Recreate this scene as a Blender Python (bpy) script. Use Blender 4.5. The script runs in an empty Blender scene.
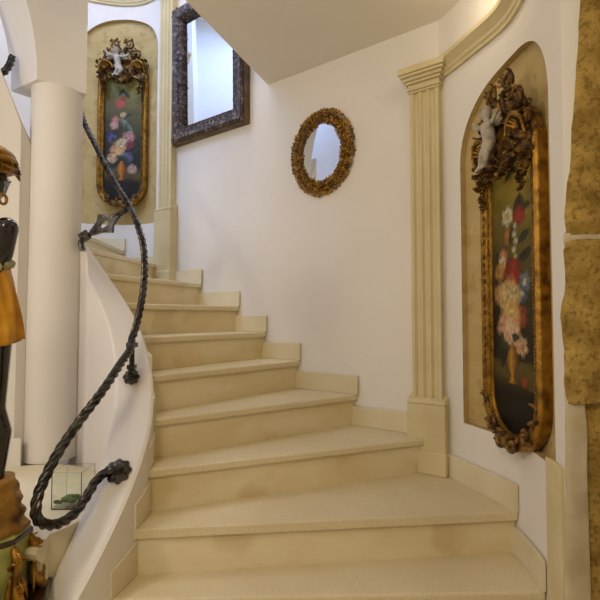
import bpy, bmesh, math, random
from mathutils import Vector, Matrix
random.seed(7)
S = bpy.context.scene
COL = S.collection
R = math.radians
PI = math.pi
EYE = 1.457

# ------------------------------------------------------------------ materials
def lin(c):
    def f(v):
        v /= 255.0
        return v/12.92 if v <= .04045 else ((v+.055)/1.055)**2.4
    return (f(c[0]), f(c[1]), f(c[2]), 1)

def nd(nt, t, **k):
    n = nt.nodes.new(t)
    for a, b in k.items(): setattr(n, a, b)
    return n

def mat(name, c1, c2=None, scale=6, rough=.6, metal=0, bump=0, bscale=40, detail=6, lo=.35, hi=.65, spec=.5, stretch=(1,1,1), coat=0):
    m = bpy.data.materials.new(name); m.use_nodes = True
    nt = m.node_tree; b = nt.nodes['Principled BSDF']
    b.inputs['Roughness'].default_value = rough
    b.inputs['Metallic'].default_value = metal
    b.inputs['Specular IOR Level'].default_value = spec
    b.inputs['Coat Weight'].default_value = coat
    b.inputs['Base Color'].default_value = lin(c1)
    tc = nd(nt, 'ShaderNodeTexCoord')
    mp = nd(nt, 'ShaderNodeMapping'); mp.inputs['Scale'].default_value = stretch
    nt.links.new(tc.outputs['Object'], mp.inputs['Vector'])
    if c2:
        n = nd(nt, 'ShaderNodeTexNoise'); n.inputs['Scale'].default_value = scale; n.inputs['Detail'].default_value = detail
        r = nd(nt, 'ShaderNodeValToRGB')
        r.color_ramp.elements[0].position = lo; r.color_ramp.elements[0].color = lin(c1)
        r.color_ramp.elements[1].position = hi; r.color_ramp.elements[1].color = lin(c2)
        nt.links.new(mp.outputs[0], n.inputs['Vector']); nt.links.new(n.outputs['Fac'], r.inputs[0])
        nt.links.new(r.outputs[0], b.inputs['Base Color'])
    if bump:
        n2 = nd(nt, 'ShaderNodeTexNoise'); n2.inputs['Scale'].default_value = bscale; n2.inputs['Detail'].default_value = 8
        bp = nd(nt, 'ShaderNodeBump'); bp.inputs['Strength'].default_value = bump; bp.inputs['Distance'].default_value = .01
        nt.links.new(mp.outputs[0], n2.inputs['Vector']); nt.links.new(n2.outputs['Fac'], bp.inputs['Height'])
        nt.links.new(bp.outputs[0], b.inputs['Normal'])
    return m

def speckle(m, c, scale, size, amount=.6):
    """fine darker grains over a material"""
    nt = m.node_tree; b = nt.nodes['Principled BSDF']
    tc = nd(nt, 'ShaderNodeTexCoord'); n = nd(nt, 'ShaderNodeTexNoise')
    n.inputs['Scale'].default_value = scale; n.inputs['Detail'].default_value = 2
    r = nd(nt, 'ShaderNodeValToRGB'); r.color_ramp.elements[0].position = size; r.color_ramp.elements[1].position = size+.08
    r.color_ramp.elements[0].color = (0,0,0,1); r.color_ramp.elements[1].color = (amount,)*3+(1,)
    mx = nd(nt, 'ShaderNodeMixRGB'); mx.inputs[2].default_value = lin(c)
    nt.links.new(tc.outputs['Object'], n.inputs['Vector']); nt.links.new(n.outputs['Fac'], r.inputs[0])
    nt.links.new(r.outputs[0], mx.inputs[0])
    src = b.inputs['Base Color'].links
    if src: nt.links.new(src[0].from_socket, mx.inputs[1])
    else: mx.inputs[1].default_value = b.inputs['Base Color'].default_value
    nt.links.new(mx.outputs[0], b.inputs['Base Color'])
    return m

M = {}
M['plaster'] = mat('white plaster', (229,223,215), (236,231,224), 1.3, .75, bump=.12, bscale=9, spec=.2)
M['plaster_ceiling'] = mat('ceiling plaster', (230,221,207), (235,227,215), 1.3, .8, bump=.08, bscale=7, spec=.2)
M['niche'] = speckle(mat('ochre niche plaster', (186,160,106), (198,176,124), 3, .8, bump=.15, bscale=30, spec=.2, stretch=(1,1,3)), (166,140,84), 14, .55, .5)
M['tread'] = speckle(speckle(mat('pale speckled limestone', (216,201,163), (228,215,180), 2.2, .5, spec=.35), (190,170,136), 190, .56, .4), (236,226,206), 150, .6, .35)
M['riser'] = speckle(mat('yellowish limestone riser', (222,202,154), (234,221,188), 2.6, .55, bump=.05, bscale=20, spec=.35, stretch=(1,1,2.4), lo=.3, hi=.62), (192,166,106), 3, .56, .4)
M['skirt'] = mat('cream limestone skirting', (218,205,170), (230,219,192), 3, .5, spec=.35)
M['trim'] = mat('cream stone trim', (208,192,148), (217,203,164), 5, .7, bump=.06, bscale=25, spec=.25)
M['iron'] = mat('wrought iron', (96,92,88), (40,38,36), 30, .2, .9, bump=.1, bscale=120)
M['gold'] = mat('old gilding', (166,122,46), (82,54,18), 22, .34, .75, bump=.35, bscale=110, lo=.42, hi=.72)
M['bronze'] = mat('dark bronze gilding', (74,52,28), (172,126,52), 30, .42, .5, bump=.5, bscale=120, lo=.45, hi=.72)
M['cherub'] = mat('aged white paint', (178,168,152), (104,90,72), 22, .55, bump=.1, bscale=60, lo=.5, hi=.75)
M['oval'] = mat('antique gold petals', (190,148,62), (112,76,32), 40, .42, .55, bump=.3, bscale=160, lo=.4, hi=.62)
M['ovalcore'] = mat('brown ground', (110,76,30), (70,46,20), 40, .6)
M['darkwood'] = mat('carved dark silvered wood', (58,44,40), (158,142,132), 40, .4, .25, bump=.9, bscale=34, lo=.5, hi=.76, stretch=(1,1,1))
M['brownwood'] = mat('brown gilt moulding', (112,90,58), (84,64,40), 12, .5, .15, bump=.1)
M['stone'] = speckle(mat('rough golden stone', (140,112,54), (192,160,88), 16, .9, bump=1.0, bscale=55, spec=.15, lo=.35, hi=.7), (96,72,34), 70, .54, .5)
M['mortar'] = mat('pale rough mortar', (200,188,160), (176,160,128), 8, .9, bump=.5, bscale=30, spec=.15)
M['ebony'] = mat('glossy black lacquer', (16,12,11), (28,20,17), 8, .16, coat=.6)
M['gauze'] = mat('saffron gilt drapery', (214,156,34), (178,118,20), 12, .42, .15, bump=.3, bscale=40)
M['sash'] = mat('pale green sash', (150,150,110), (176,170,120), 20, .5)
M['rock'] = mat('gilt rockwork', (176,130,52), (104,72,24), 14, .5, .35, bump=.8, bscale=30)
M['green'] = mat('olive green paint', (150,152,78), (176,174,92), 7, .4, bump=.05, spec=.5, coat=.3)
M['darkrim'] = mat('dark red brown lacquer', (46,24,18), (66,36,26), 12, .3, coat=.4)
M['moss'] = mat('green moss', (60,92,24), (110,132,50), 40, .9, bump=.8, bscale=80)

m = bpy.data.materials.new('silvered mirror'); m.use_nodes = True
b = m.node_tree.nodes['Principled BSDF']; b.inputs['Metallic'].default_value = 1; b.inputs['Roughness'].default_value = .02
b.inputs['Base Color'].default_value = (.66,.70,.76,1); M['mirror'] = m
m = bpy.data.materials.new('clear glass'); m.use_nodes = True
b = m.node_tree.nodes['Principled BSDF']; b.inputs['Transmission Weight'].default_value = 1; b.inputs['Roughness'].default_value = 0
b.inputs['IOR'].default_value = 1.45; b.inputs['Base Color'].default_value = (.95,.985,.94,1); M['glass'] = m
m = bpy.data.materials.new('oil painting'); m.use_nodes = True
nt = m.node_tree; b = nt.nodes['Principled BSDF']; at = nd(nt, 'ShaderNodeVertexColor'); at.layer_name = 'Col'
nt.links.new(at.outputs['Color'], b.inputs['Base Color']); b.inputs['Roughness'].default_value = .55; b.inputs['Specular IOR Level'].default_value = .3
M['paint'] = m

# ------------------------------------------------------------------ builders
def catmull(pts, n=8):
    pts = [Vector(p) for p in pts]; out = []
    for i in range(len(pts)-1):
        p0 = pts[max(i-1,0)]; p1 = pts[i]; p2 = pts[i+1]; p3 = pts[min(i+2,len(pts)-1)]
        for j in range(n):
            t = j/n
            out.append(.5*((2*p1)+(p2-p0)*t+(2*p0-5*p1+4*p2-p3)*t*t+(3*p1-p0-3*p2+p3)*t**3))
    out.append(pts[-1]); return out

class MB:
    def __init__(s): s.bm = bmesh.new()
    def face(s, vs, mi=0):
        try: f = s.bm.faces.new(vs); f.material_index = mi; return f
        except ValueError: return None
    def prism(s, poly, z0, z1, mi=0):
        lo = [s.bm.verts.new((p[0],p[1], z0(p) if callable(z0) else z0)) for p in poly]
        hi = [s.bm.verts.new((p[0],p[1], z1(p) if callable(z1) else z1)) for p in poly]
        n = len(poly)
        s.face(hi, mi); s.face(lo[::-1], mi)
        for i in range(n): s.face([lo[i],lo[(i+1)%n],hi[(i+1)%n],hi[i]], mi)
    def box(s, c, d, ax=((1,0,0),(0,1,0),(0,0,1)), mi=0):
        c = Vector(c); X,Y,Z = [Vector(a)*v/2 for a,v in zip(ax,d)]
        v = [s.bm.verts.new(c+X*i+Y*j+Z*k) for k in(-1,1) for j in(-1,1) for i in(-1,1)]
        for q in ((0,2,3,1),(4,5,7,6),(0,1,5,4),(2,6,7,3),(0,4,6,2),(1,3,7,5)): s.face([v[i] for i in q], mi)
    def tube(s, pts, rad, n=10, lobes=0, pitch=.1, depth=.25, closed=False, cap=True, mi=0, flat=1.0):
        pts = [Vector(p) for p in pts]; N = len(pts)
        if not callable(rad):
            rr = rad if isinstance(rad,(list,tuple)) else None
            rad = (lambda t: rad0) if rr is None else (lambda t: rr[min(int(t*(len(rr)-1)),len(rr)-2)]*(1-(t*(len(rr)-1)-min(int(t*(len(rr)-1)),len(rr)-2)))+rr[min(int(t*(len(rr)-1)),len(rr)-2)+1]*(t*(len(rr)-1)-min(int(t*(len(rr)-1)),len(rr)-2))) if rr else None
            if rr is None:
                rad0 = self_r = None
        rings = []; up = None; L = 0
        for i,p in enumerate(pts):
            if closed: t = (pts[(i+1)%N]-pts[i-1]).normalized()
            else: t = (pts[min(i+1,N-1)]-pts[max(i-1,0)]).normalized()
            if up is None:
                up = Vector((0,0,1)) if abs(t.z) < .9 else Vector((0,1,0))
            up = (up - t*up.dot(t)).normalized(); sd = t.cross(up)
            if i: L += (p-pts[i-1]).length
            r = rad(i/max(N-1,1)); ring = []
            for k in range(n):
                a = 2*PI*k/n
                q = r*(1-depth*(.5-.5*math.cos(lobes*a))) if lobes else r
                aa = a + (2*PI*L/pitch if lobes else 0)
                ring.append(s.bm.verts.new(p+up*(q*math.cos(aa))*flat+sd*(q*math.sin(aa))))
            rings.append(ring)
        m_ = N if closed else N-1
        for i in range(m_):
            a, b2 = rings[i], rings[(i+1)%N]
            for k in range(n): s.face([a[k],a[(k+1)%n],b2[(k+1)%n],b2[k]], mi)
        if cap and not closed: s.face(rings[0][::-1], mi); s.face(rings[-1], mi)
    def ball(s, c, r, sc=(1,1,1), seg=12, rot=None, mi=0):
        mx = Matrix.Translation(Vector(c)) @ (rot.to_4x4() if rot else Matrix.Identity(4)) @ Matrix.Diagonal((r*sc[0],r*sc[1],r*sc[2],1))
        g = bmesh.ops.create_uvsphere(s.bm, u_segments=seg, v_segments=max(6,seg*2//3), radius=1, matrix=mx)
        for v in g['verts']:
            for f in v.link_faces: f.material_index = mi
    def lathe(s, prof, c, n=32, lob=None, mi=0, ax=None):
        c = Vector(c); X,Y,Z = [Vector(a) for a in (ax or ((1,0,0),(0,1,0),(0,0,1)))]
        rings = []
        for r,z in prof:
            ring = []
            for k in range(n):
                a = 2*PI*k/n; q = r*(lob(a) if lob else 1)
                ring.append(s.bm.verts.new(c+X*(q*math.cos(a))+Y*(q*math.sin(a))+Z*z))
            rings.append(ring)
        for i in range(len(rings)-1):
            a, b2 = rings[i], rings[i+1]
            for k in range(n): s.face([a[k],a[(k+1)%n],b2[(k+1)%n],b2[k]], mi)
        s.face(rings[0][::-1], mi); s.face(rings[-1], mi)
    def leaf(s, c, d, nrm, L, W, curl=.4, mi=0, seg=6, thick=.3):
        """acanthus-like leaf: ridged blade curling off its normal"""
        c = Vector(c); d = Vector(d).normalized(); nrm = Vector(nrm).normalized()
        nrm = (nrm - d*nrm.dot(d)).normalized(); sd = d.cross(nrm)
        rows = []
        p = c.copy(); ang = 0
        for i in range(seg+1):
            t = i/seg; w = W*math.sin(PI*min(.98,(t*.85+.12)))*(1+.18*(i%2))
            dd = d*math.cos(ang)+nrm*math.sin(ang); nn = nrm*math.cos(ang)-d*math.sin(ang)
            rows.append([s.bm.verts.new(p-sd*w-nn*w*.25), s.bm.verts.new(p-sd*w*.45+nn*W*thick*.7), s.bm.verts.new(p+nn*W*thick),
                         s.bm.verts.new(p+sd*w*.45+nn*W*thick*.7), s.bm.verts.new(p+sd*w-nn*w*.25), s.bm.verts.new(p-nn*W*.3)])
            p = p+dd*(L/seg); ang += curl*PI/seg
        for i in range(seg):
            a,b2 = rows[i],rows[i+1]
            for k in range(6): s.face([a[k],a[(k+1)%6],b2[(k+1)%6],b2[k]], mi)
        s.face(rows[0][::-1], mi); s.face(rows[-1], mi)
    def scroll(s, c, u, v, R0, turns, r0, r1, start=0, n=8, mi=0, steps=26):
        """spiral tube in plane u,v"""
        c = Vector(c); u = Vector(u); v = Vector(v); pts = []
        for i in range(steps+1):
            t = i/steps; a = start+turns*2*PI*t; q = R0*(1-.8*t)
            pts.append(c+u*q*math.cos(a)+v*q*math.sin(a))
        s.tube(pts, [r0,r1], n=n, mi=mi); s.ball(pts[-1], r1*1.7, seg=8, mi=mi)
    def flower(s, c, nrm, r, k=6, mi=0):
        c = Vector(c); nrm = Vector(nrm).normalized()
        t = nrm.orthogonal().normalized(); b2 = nrm.cross(t); o = random.random()*6
        tip = s.bm.verts.new(c+nrm*r*.45)
        for i in range(k):
            a = o+2*PI*i/k; e = t*math.cos(a)+b2*math.sin(a); f = t*-math.sin(a)+b2*math.cos(a)
            q = r*random.uniform(.8,1.15)
            v = [s.bm.verts.new(c+e*q*.25-nrm*r*.3), s.bm.verts.new(c+e*q*.7+f*q*.42+nrm*r*.15), s.bm.verts.new(c+e*q*1.05+nrm*r*random.uniform(.2,.6)),
                 s.bm.verts.new(c+e*q*.7-f*q*.42+nrm*r*.15), s.bm.verts.new(c+e*q*.5-nrm*r*.05)]
            s.face([v[0],v[1],v[4]],mi); s.face([v[1],v[2],v[4]],mi); s.face([v[2],v[3],v[4]],mi); s.face([v[3],v[0],v[4]],mi)
            s.face([v[0],v[3],v[2],v[1]],mi)
        s.bm.verts.remove(tip)
        g = bmesh.ops.create_icosphere(s.bm, subdivisions=1, radius=r*.38, matrix=Matrix.Translation(c+nrm*r*.15))
        for vv in g['verts']:
            for f in vv.link_faces: f.material_index = mi
    def build(s, name, mats, parent=None, smooth=False, local=False, bevel=0, bseg=2, autosm=None):
        bm = s.bm
        bmesh.ops.recalc_face_normals(bm, faces=bm.faces)
        me = bpy.data.meshes.new(name)
        if parent and not local: bmesh.ops.translate(bm, verts=bm.verts, vec=-wloc(parent))
        if smooth:
            for f in bm.faces: f.smooth = True
            if autosm:
                for e in bm.edges:
                    if len(e.link_faces) == 2 and e.calc_face_angle(0) > R(autosm): e.smooth = False
        bm.to_mesh(me); bm.free()
        o = bpy.data.objects.new(name, me); COL.objects.link(o)
        for m_ in (mats if isinstance(mats,(list,tuple)) else [mats]): me.materials.append(m_)
        if parent: o.parent = parent
        if bevel:
            bv = o.modifiers.new('bevel','BEVEL'); bv.width = bevel; bv.segments = bseg; bv.limit_method = 'ANGLE'; bv.angle_limit = R(40)
        return o
# simple constant-radius support
_tube = MB.tube
def tube2(s, pts, rad, **k):
    if isinstance(rad,(int,float)):
        r_ = float(rad); return _tube(s, pts, lambda t: r_, **k)
    return _tube(s, pts, rad, **k)
MB.tube = tube2

def wloc(o):
    v = Vector(o.location)
    while o.parent: o = o.parent; v = v+Vector(o.location)
    return v
def thing(name, label, cat, loc=(0,0,0), rotz=0, group=None):
    o = bpy.data.objects.new(name, None); COL.objects.link(o); o.empty_display_size = .1
    o.location = loc; o.rotation_euler = (0,0,rotz); o['label'] = label; o['category'] = cat
    if group: o['group'] = group
    return o
def struct(o, label=None):
    o['kind'] = 'structure'
    if label: o['label'] = label
    return o

# ------------------------------------------------------------------ plan of the stair well
WD = Vector((-.82,.573)).normalized()           # the straight wall, heading up the stairs
WN = Vector((-WD.y,WD.x))                      # towards the room
if WN.y > 0: WN = -WN
PR = Vector((.72,2.287)); PL = Vector((-1.09,3.552))
right_path = [Vector(p) for p in [(.92,1.27),(.86,1.30)]+catmull([(.80,1.345),(.815,1.42),(.845,1.55),(.866,1.69),(.87,1.85),(.809,2.05),(.735,2.262),(.72,2.287)], 6)]
left_path = [Vector(p) for p in catmull([(-1.09,3.552),(-1.14,3.68),(-1.225,3.82),(-1.38,3.92),(-1.56,3.95),(-1.74,3.925),(-1.92,3.86),(-2.15,3.70),(-2.35,3.42),(-2.5,3.1)], 6)]
main_path = [PR.lerp(PL, i/24) for i in range(25)]
full = right_path + main_path[1:] + left_path[1:]
cum = [0]
for i in range(1,len(full)): cum.append(cum[-1]+(full[i]-full[i-1]).length)
def at_s(s):
    s = max(0,min(cum[-1]-1e-6,s))
    for i in range(1,len(full)):
        if cum[i] >= s:
            t = (s-cum[i-1])/max(1e-9,cum[i]-cum[i-1]); return full[i-1].lerp(full[i],t)
def norm_s(s):
    t = (at_s(s+.02)-at_s(s-.02)).normalized(); return Vector((-t.y,t.x))   # left of heading up = room side
def s_of(p):
    p = Vector(p); best = (9,0)
    for i in range(1,len(full)):
        a,b2 = full[i-1],full[i]; d = b2-a
        t = max(0,min(1,(p-a).dot(d)/max(1e-9,d.dot(d)))); q = (a+d*t-p).length
        if q < best[0]: best = (q, cum[i-1]+t*d.length)
    return best[1]
def run(s0, s1, off=0, step=.04):
    n = max(2,int(abs(s1-s0)/step)+1)
    ss = sorted(set([s0+(s1-s0)*i/n for i in range(n+1)]))
    # keep the two pilaster corners
    for c in (s_of(PR), s_of(PL)):
        if min(s0,s1) < c < max(s0,s1): ss.append(c)
    ss.sort()
    if s1 < s0: ss.reverse()
    return [at_s(s)+norm_s(s)*off for s in ss]

CX = Vector((-1.21,1.76)); RO, RI = .61, .455
def pol(r, th): return Vector((CX.x+r*math.cos(R(th)), CX.y+r*math.sin(R(th))))
def interp(tab, x):
    if x <= tab[0][0]: return tab[0][1]
    for (a,va),(b2,vb) in zip(tab,tab[1:]):
        if x <= b2: return va+(vb-va)*(x-a)/(b2-a)
    return tab[-1][1]
TOP = [(-75,.08),(-50,.37),(-35,.55),(-20,.738),(0,.95),(16,1.10),(29,1.235),(43,1.395),(63,1.60),(83,1.84),(99,2.12),(110,2.39),(120,2.62),(135,2.9),(150,3.15)]
def ztop(th): return sum(interp(TOP, th+d) for d in (-6,-3,0,3,6))/5

def tz(k): return .51+.17*k
TH = {-3:-61,-2:-47,-1:-34,0:-21,1:-8.5,2:4,3:16.5,4:29,5:44,6:64,7:83,8:99,9:114,10:130,11:146}
WP = {-3:(.80,.95),-2:(.80,1.12),-1:(.81,1.36),0:(.855,1.587),1:(.868,1.825),2:(.70,2.301),3:(.328,2.56),4:(.004,2.788),5:(-.215,2.94),6:(-.41,3.077),7:(-.715,3.29),8:(-1.1,3.58),9:(-1.545,3.95),10:(-2.0,3.81),11:(-2.34,3.42)}
SW = {k:s_of(p) for k,p in WP.items()}

# ------------------------------------------------------------------ the setting
def wall_with_niche(name, s0, s1, ztop_, n0=None, n1=None, zb=0, zs=0, rise=0, depth=.032, z0=0):
    mb = MB(); bm = mb.bm
    ss = [s0+(s1-s0)*i/int((s1-s0)/.03+1) for i in range(int((s1-s0)/.03+1)+1)]
    if n0 is not None:
        ss = [s for s in ss if not (n0-.02 < s < n1+.02)]
        h = (n1-n0)/2; c = (n0+n1)/2
        ss += [c-h*math.cos(PI*i/40) for i in range(41)]
        ss.sort()
    def V(s, z, off=0):
        p = at_s(s)+norm_s(s)*off; return bm.verts.new((p.x,p.y,z))
    def arch(s):
        h = (n1-n0)/2; c = (n0+n1)/2; return zs+rise*math.sqrt(max(0,1-((s-c)/h)**2))
    for a,b2 in zip(ss,ss[1:]):
        mid = (a+b2)/2
        if n0 is not None and n0 < mid < n1:
            za, zb2 = arch(a), arch(b2)
            mb.face([V(a,z0),V(b2,z0),V(b2,zb),V(a,zb)]); mb.face([V(a,za),V(b2,zb2),V(b2,ztop_),V(a,ztop_)])
            d = -depth
            mb.face([V(a,zb,d),V(b2,zb,d),V(b2,zb2,d),V(a,za,d)],1)
            mb.face([V(a,zb),V(b2,zb),V(b2,zb,d),V(a,zb,d)],1)
            mb.face([V(a,za),V(a,za,d),V(b2,zb2,d),V(b2,zb2)],1)
        else:
            mb.face([V(a,z0),V(b2,z0),V(b2,ztop_),V(a,ztop_)])
    if n0 is not None:
        for s in (n0,n1): mb.face([V(s,zb),V(s,arch(s)),V(s,arch(s),-depth),V(s,zb,-depth)],1)
    bmesh.ops.remove_doubles(bm, verts=bm.verts, dist=.0008)
    o = mb.build(name, [M['plaster'],M['niche']], smooth=True, autosm=35)
    return struct(o)

sPR, sPL = s_of(PR), s_of(PL)
wall_with_niche('wall_right', 0, sPR, 5.2, s_of((.827,1.475)), s_of((.772,2.15)), .957, 2.19, .345)
wall_with_niche('wall_back', sPR, sPL, 5.2)
wall_with_niche('wall_alcove', sPL, cum[-1], 5.2, s_of((-1.235,3.83)), s_of((-1.93,3.86)), 2.27, 3.79, .34)
def plain_wall(name, pts, z0, z1, m_='plaster', th=.1):
    mb = MB()
    for a,b2 in zip(pts,pts[1:]):
        a,b2 = Vector(a),Vector(b2); d = (b2-a).normalized(); n = Vector((-d.y,d.x))
        mb.prism([a,b2,b2+n*th,a+n*th], z0, z1)
    return struct(mb.build(name, M[m_]))
plain_wall('wall_left', [(-3.2,-1.6),(-3.2,2.95),(-2.5,3.1)], 0, 5.2)
plain_wall('wall_front', [(1.4,-1.6),(-3.2,-1.6)], 0, 5.2)
plain_wall('wall_side', [(1.4,1.5),(1.4,-1.6)], 0, 5.2)
mb = MB(); mb.prism([(-3.3,-1.7),(1.5,-1.7),(1.5,4.1),(-3.3,4.1)], -.1, 0); struct(mb.build('floor', M['tread']))
mb = MB(); mb.prism([(-3.3,-1.7),(1.5,-1.7),(1.5,4.1),(-3.3,4.1)], 5.2, 5.3); struct(mb.build('ceiling_upper', M['plaster']))
mb = MB()
edge = [(-.213,2.939),(-.56,2.135),(-1.08,.93),(-1.6,-.3),(-1.6,-1.6)]
mb.prism(edge+[(1.4,-1.6),(1.4,1.15),(.95,1.2),(.93,1.85),(.86,2.1),(.78,2.3),(.72,2.33)], 3.0, 3.22)
struct(mb.build('ceiling', M['plaster_ceiling']))

# cornices over the two alcoves
def cornice(name, s0, s1, z):
    prof = [(0,0),(.016,0),(.018,.014),(.026,.02),(.028,.036),(.044,.052),(.05,.058),(.06,.064),(.06,.084),(0,.084)]
    mb = MB(); rings = []
    n = int((s1-s0)/.03)
    for i in range(n+1):
        s = s0+(s1-s0)*i/n; p = at_s(s); q = norm_s(s)
        rings.append([mb.bm.verts.new((p.x+q.x*d,p.y+q.y*d,z+h)) for d,h in prof])
    k = len(prof)
    for a,b2 in zip(rings,rings[1:]):
        for j in range(k): mb.face([a[j],a[(j+1)%k],b2[(j+1)%k],b2[j]])
    mb.face(rings[0]); mb.face(rings[-1][::-1])
    return struct(mb.build(name, M['trim'], smooth=True, autosm=25))
cornice('trim_1', s_of((.80,1.345))+.01, sPR-.02, 2.672)
cornice('trim_2', sPL+.03, cum[-1]-.05, 4.25)
# plinth stop at the foot of the right wall
mb = MB(); mb.prism([(.795,1.40),(.83,1.40),(.85,1.53),(.822,1.53)], 0, lambda p: 1.0-.35*(p[0]-.80)); struct(mb.build('baseboard_right', M['trim'], bevel=.006))

# arch and its pier
pier = [(-1.514,2.315),(-1.308,2.196),(-1.21,2.294),(-1.132,2.342),(-1.25,2.47),(-1.41,2.46)]
mb = MB(); mb.prism(pier, 2.64, 5.2)
A = Vector((-1.308,2.196)); D = Vector((-1.514,2.315)); ad = Vector((-.715,-.70)).normalized(); AR = 1.3; N = 22
prev = None
for i in range(N+1):
    a = PI/2*i/N; t = AR*(1-math.cos(a)); z = 2.64+AR*math.sin(a)*1.0
    p, q = A+ad*t, D+ad*t
    cur = [mb.bm.verts.new((p.x,p.y,z)), mb.bm.verts.new((q.x,q.y,z)), mb.bm.verts.new((p.x,p.y,5.2)), mb.bm.verts.new((q.x,q.y,5.2))]
    if prev:
        mb.face([prev[0],cur[0],cur[1],prev[1]]); mb.face([prev[0],prev[2],cur[2],cur[0]]); mb.face([prev[1],cur[1],cur[3],prev[3]]); mb.face([prev[2],prev[3],cur[3],cur[2]])
    prev = cur
mb.face([prev[0],prev[2],prev[3],prev[1]])
struct(mb.build('wall_arch', M['plaster'], smooth=True, autosm=25))
col = thing('column', 'smooth round white plaster column under the arch at the head of the parapet', 'column', (-1.285,2.345,.74))
mb = MB(); mb.lathe([(.126,.74),(.126,1.4),(.121,2.64)], (-1.285,2.345,0), 48); mb.build('shaft', M['plaster'], col, smooth=True, autosm=40)

# ------------------------------------------------------------------ staircase
st = thing('staircase', 'curved pale limestone staircase winding up to the left round a low white parapet', 'staircase', (0,2,0))
for k in range(-3,11):
    # riser line
    s0, s1 = SW[k], SW[k+1]; a0, a1 = TH[k], TH[k+1]
    arc = [pol(.600, a0+(a1+3-a0)*i/6) for i in range(7)]
    wl = run(s1+.05, s0, .004)
    poly = arc + wl
    mb = MB(); mb.prism(poly, tz(k)-.034, tz(k)); mb.build('tread', M['tread'], st, bevel=.009, bseg=3)
    i0, i1 = pol(.603, a0+2.0), pol(.603, a0+4.6); w0, w1 = at_s(s0+.022)+norm_s(s0+.022)*.004, at_s(s0+.06)+norm_s(s0+.06)*.004
    mb = MB(); mb.prism([i0,i1,w1,w0], tz(k)-.17, tz(k)-.034); mb.build('riser', M['riser'], st)
    # skirting on the wall side and against the parapet
    o1 = run(s0-.006, s1+.05, .004); o2 = run(s1+.05, s0-.006, .020)
    mb = MB(); mb.prism(o1+o2, tz(k), tz(k)+.107); mb.build('skirting', M['skirt'], st, bevel=.003)
    b0, b1 = a0+.5, a1+2.5
    q1 = [pol(.606, b0+(b1-b0)*i/4) for i in range(5)]; q2 = [pol(.617, b1+(b0-b1)*i/4) for i in range(5)]
    if k <= 4:
        mb = MB(); mb.prism(q1+q2, tz(k), lambda p: tz(k)+.09+.035*max(0,min(1,(math.degrees(math.atan2(p[1]-CX.y,p[0]-CX.x))-b0)/(b1-b0)))); mb.build('skirting', M['skirt'], st, bevel=.003)
def parapet(t0, t1, name):
    mb = MB(); rings = []; n = int((t1-t0)/2)
    for i in range(n+1):
        th = t0+(t1-t0)*i/n
        z = ztop(th); u_ = max(0,min(1,(th-66)/20)) if th < 92 else max(0,min(1,(112-th)/10))
        a, b2 = pol(RO,th), pol(RI+.145*u_*u_*(3-2*u_),th)
        rings.append([mb.bm.verts.new(v) for v in ((a.x,a.y,0),(a.x,a.y,z-.012),(a.x+(b2.x-a.x)*.07,a.y+(b2.y-a.y)*.07,z),(b2.x+(a.x-b2.x)*.07,b2.y+(a.y-b2.y)*.07,z),(b2.x,b2.y,z-.012),(b2.x,b2.y,0))])
    for a, b2 in zip(rings,rings[1:]):
        for j in range(6): mb.face([a[j],a[(j+1)%6],b2[(j+1)%6],b2[j]])
    mb.face(rings[0]); mb.face(rings[-1][::-1])
    mb.build(name, M['plaster'], st, smooth=True, autosm=30)
parapet(-70, 89, 'parapet'); parapet(101, 146, 'parapet')
for t0,t1 in ((107,146),):
    n = 14; q1 = [pol(.456, t0+(t1-t0)*i/n) for i in range(n+1)]; q2 = [pol(.444, t1+(t0-t1)*i/n) for i in range(n+1)]
    mb = MB(); mb.prism(q1+q2, .735, .875); mb.build('well_skirting', M['plaster'], st, bevel=.003)
# ledge that closes the well inside the parapet, rounded nose in front
mb = MB()
def off_poly(dx): return [pol(.458, -33+i*7) for i in range(33)] + [Vector((-1.45,1.60-dx*.9)), Vector((-1.1,1.50-dx)), Vector((-.81,1.44-dx*.8))]
lv = [(.0,.66),(.0,.685),(.02,.70),(.035,.712),(.04,.728),(.03,.74)]
vr = [[mb.bm.verts.new((p[0],p[1],z)) for p in off_poly(d)] for d,z in [(-.03,0),(-.03,.66)]+lv]
for a,b2 in zip(vr,vr[1:]):
    for j in range(len(a)): mb.face([a[j],a[(j+1)%len(a)],b2[(j+1)%len(a)],b2[j]])
mb.face(vr[-1]); mb.face(vr[0][::-1])
mb.build('ledge', M['skirt'], st)

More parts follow.
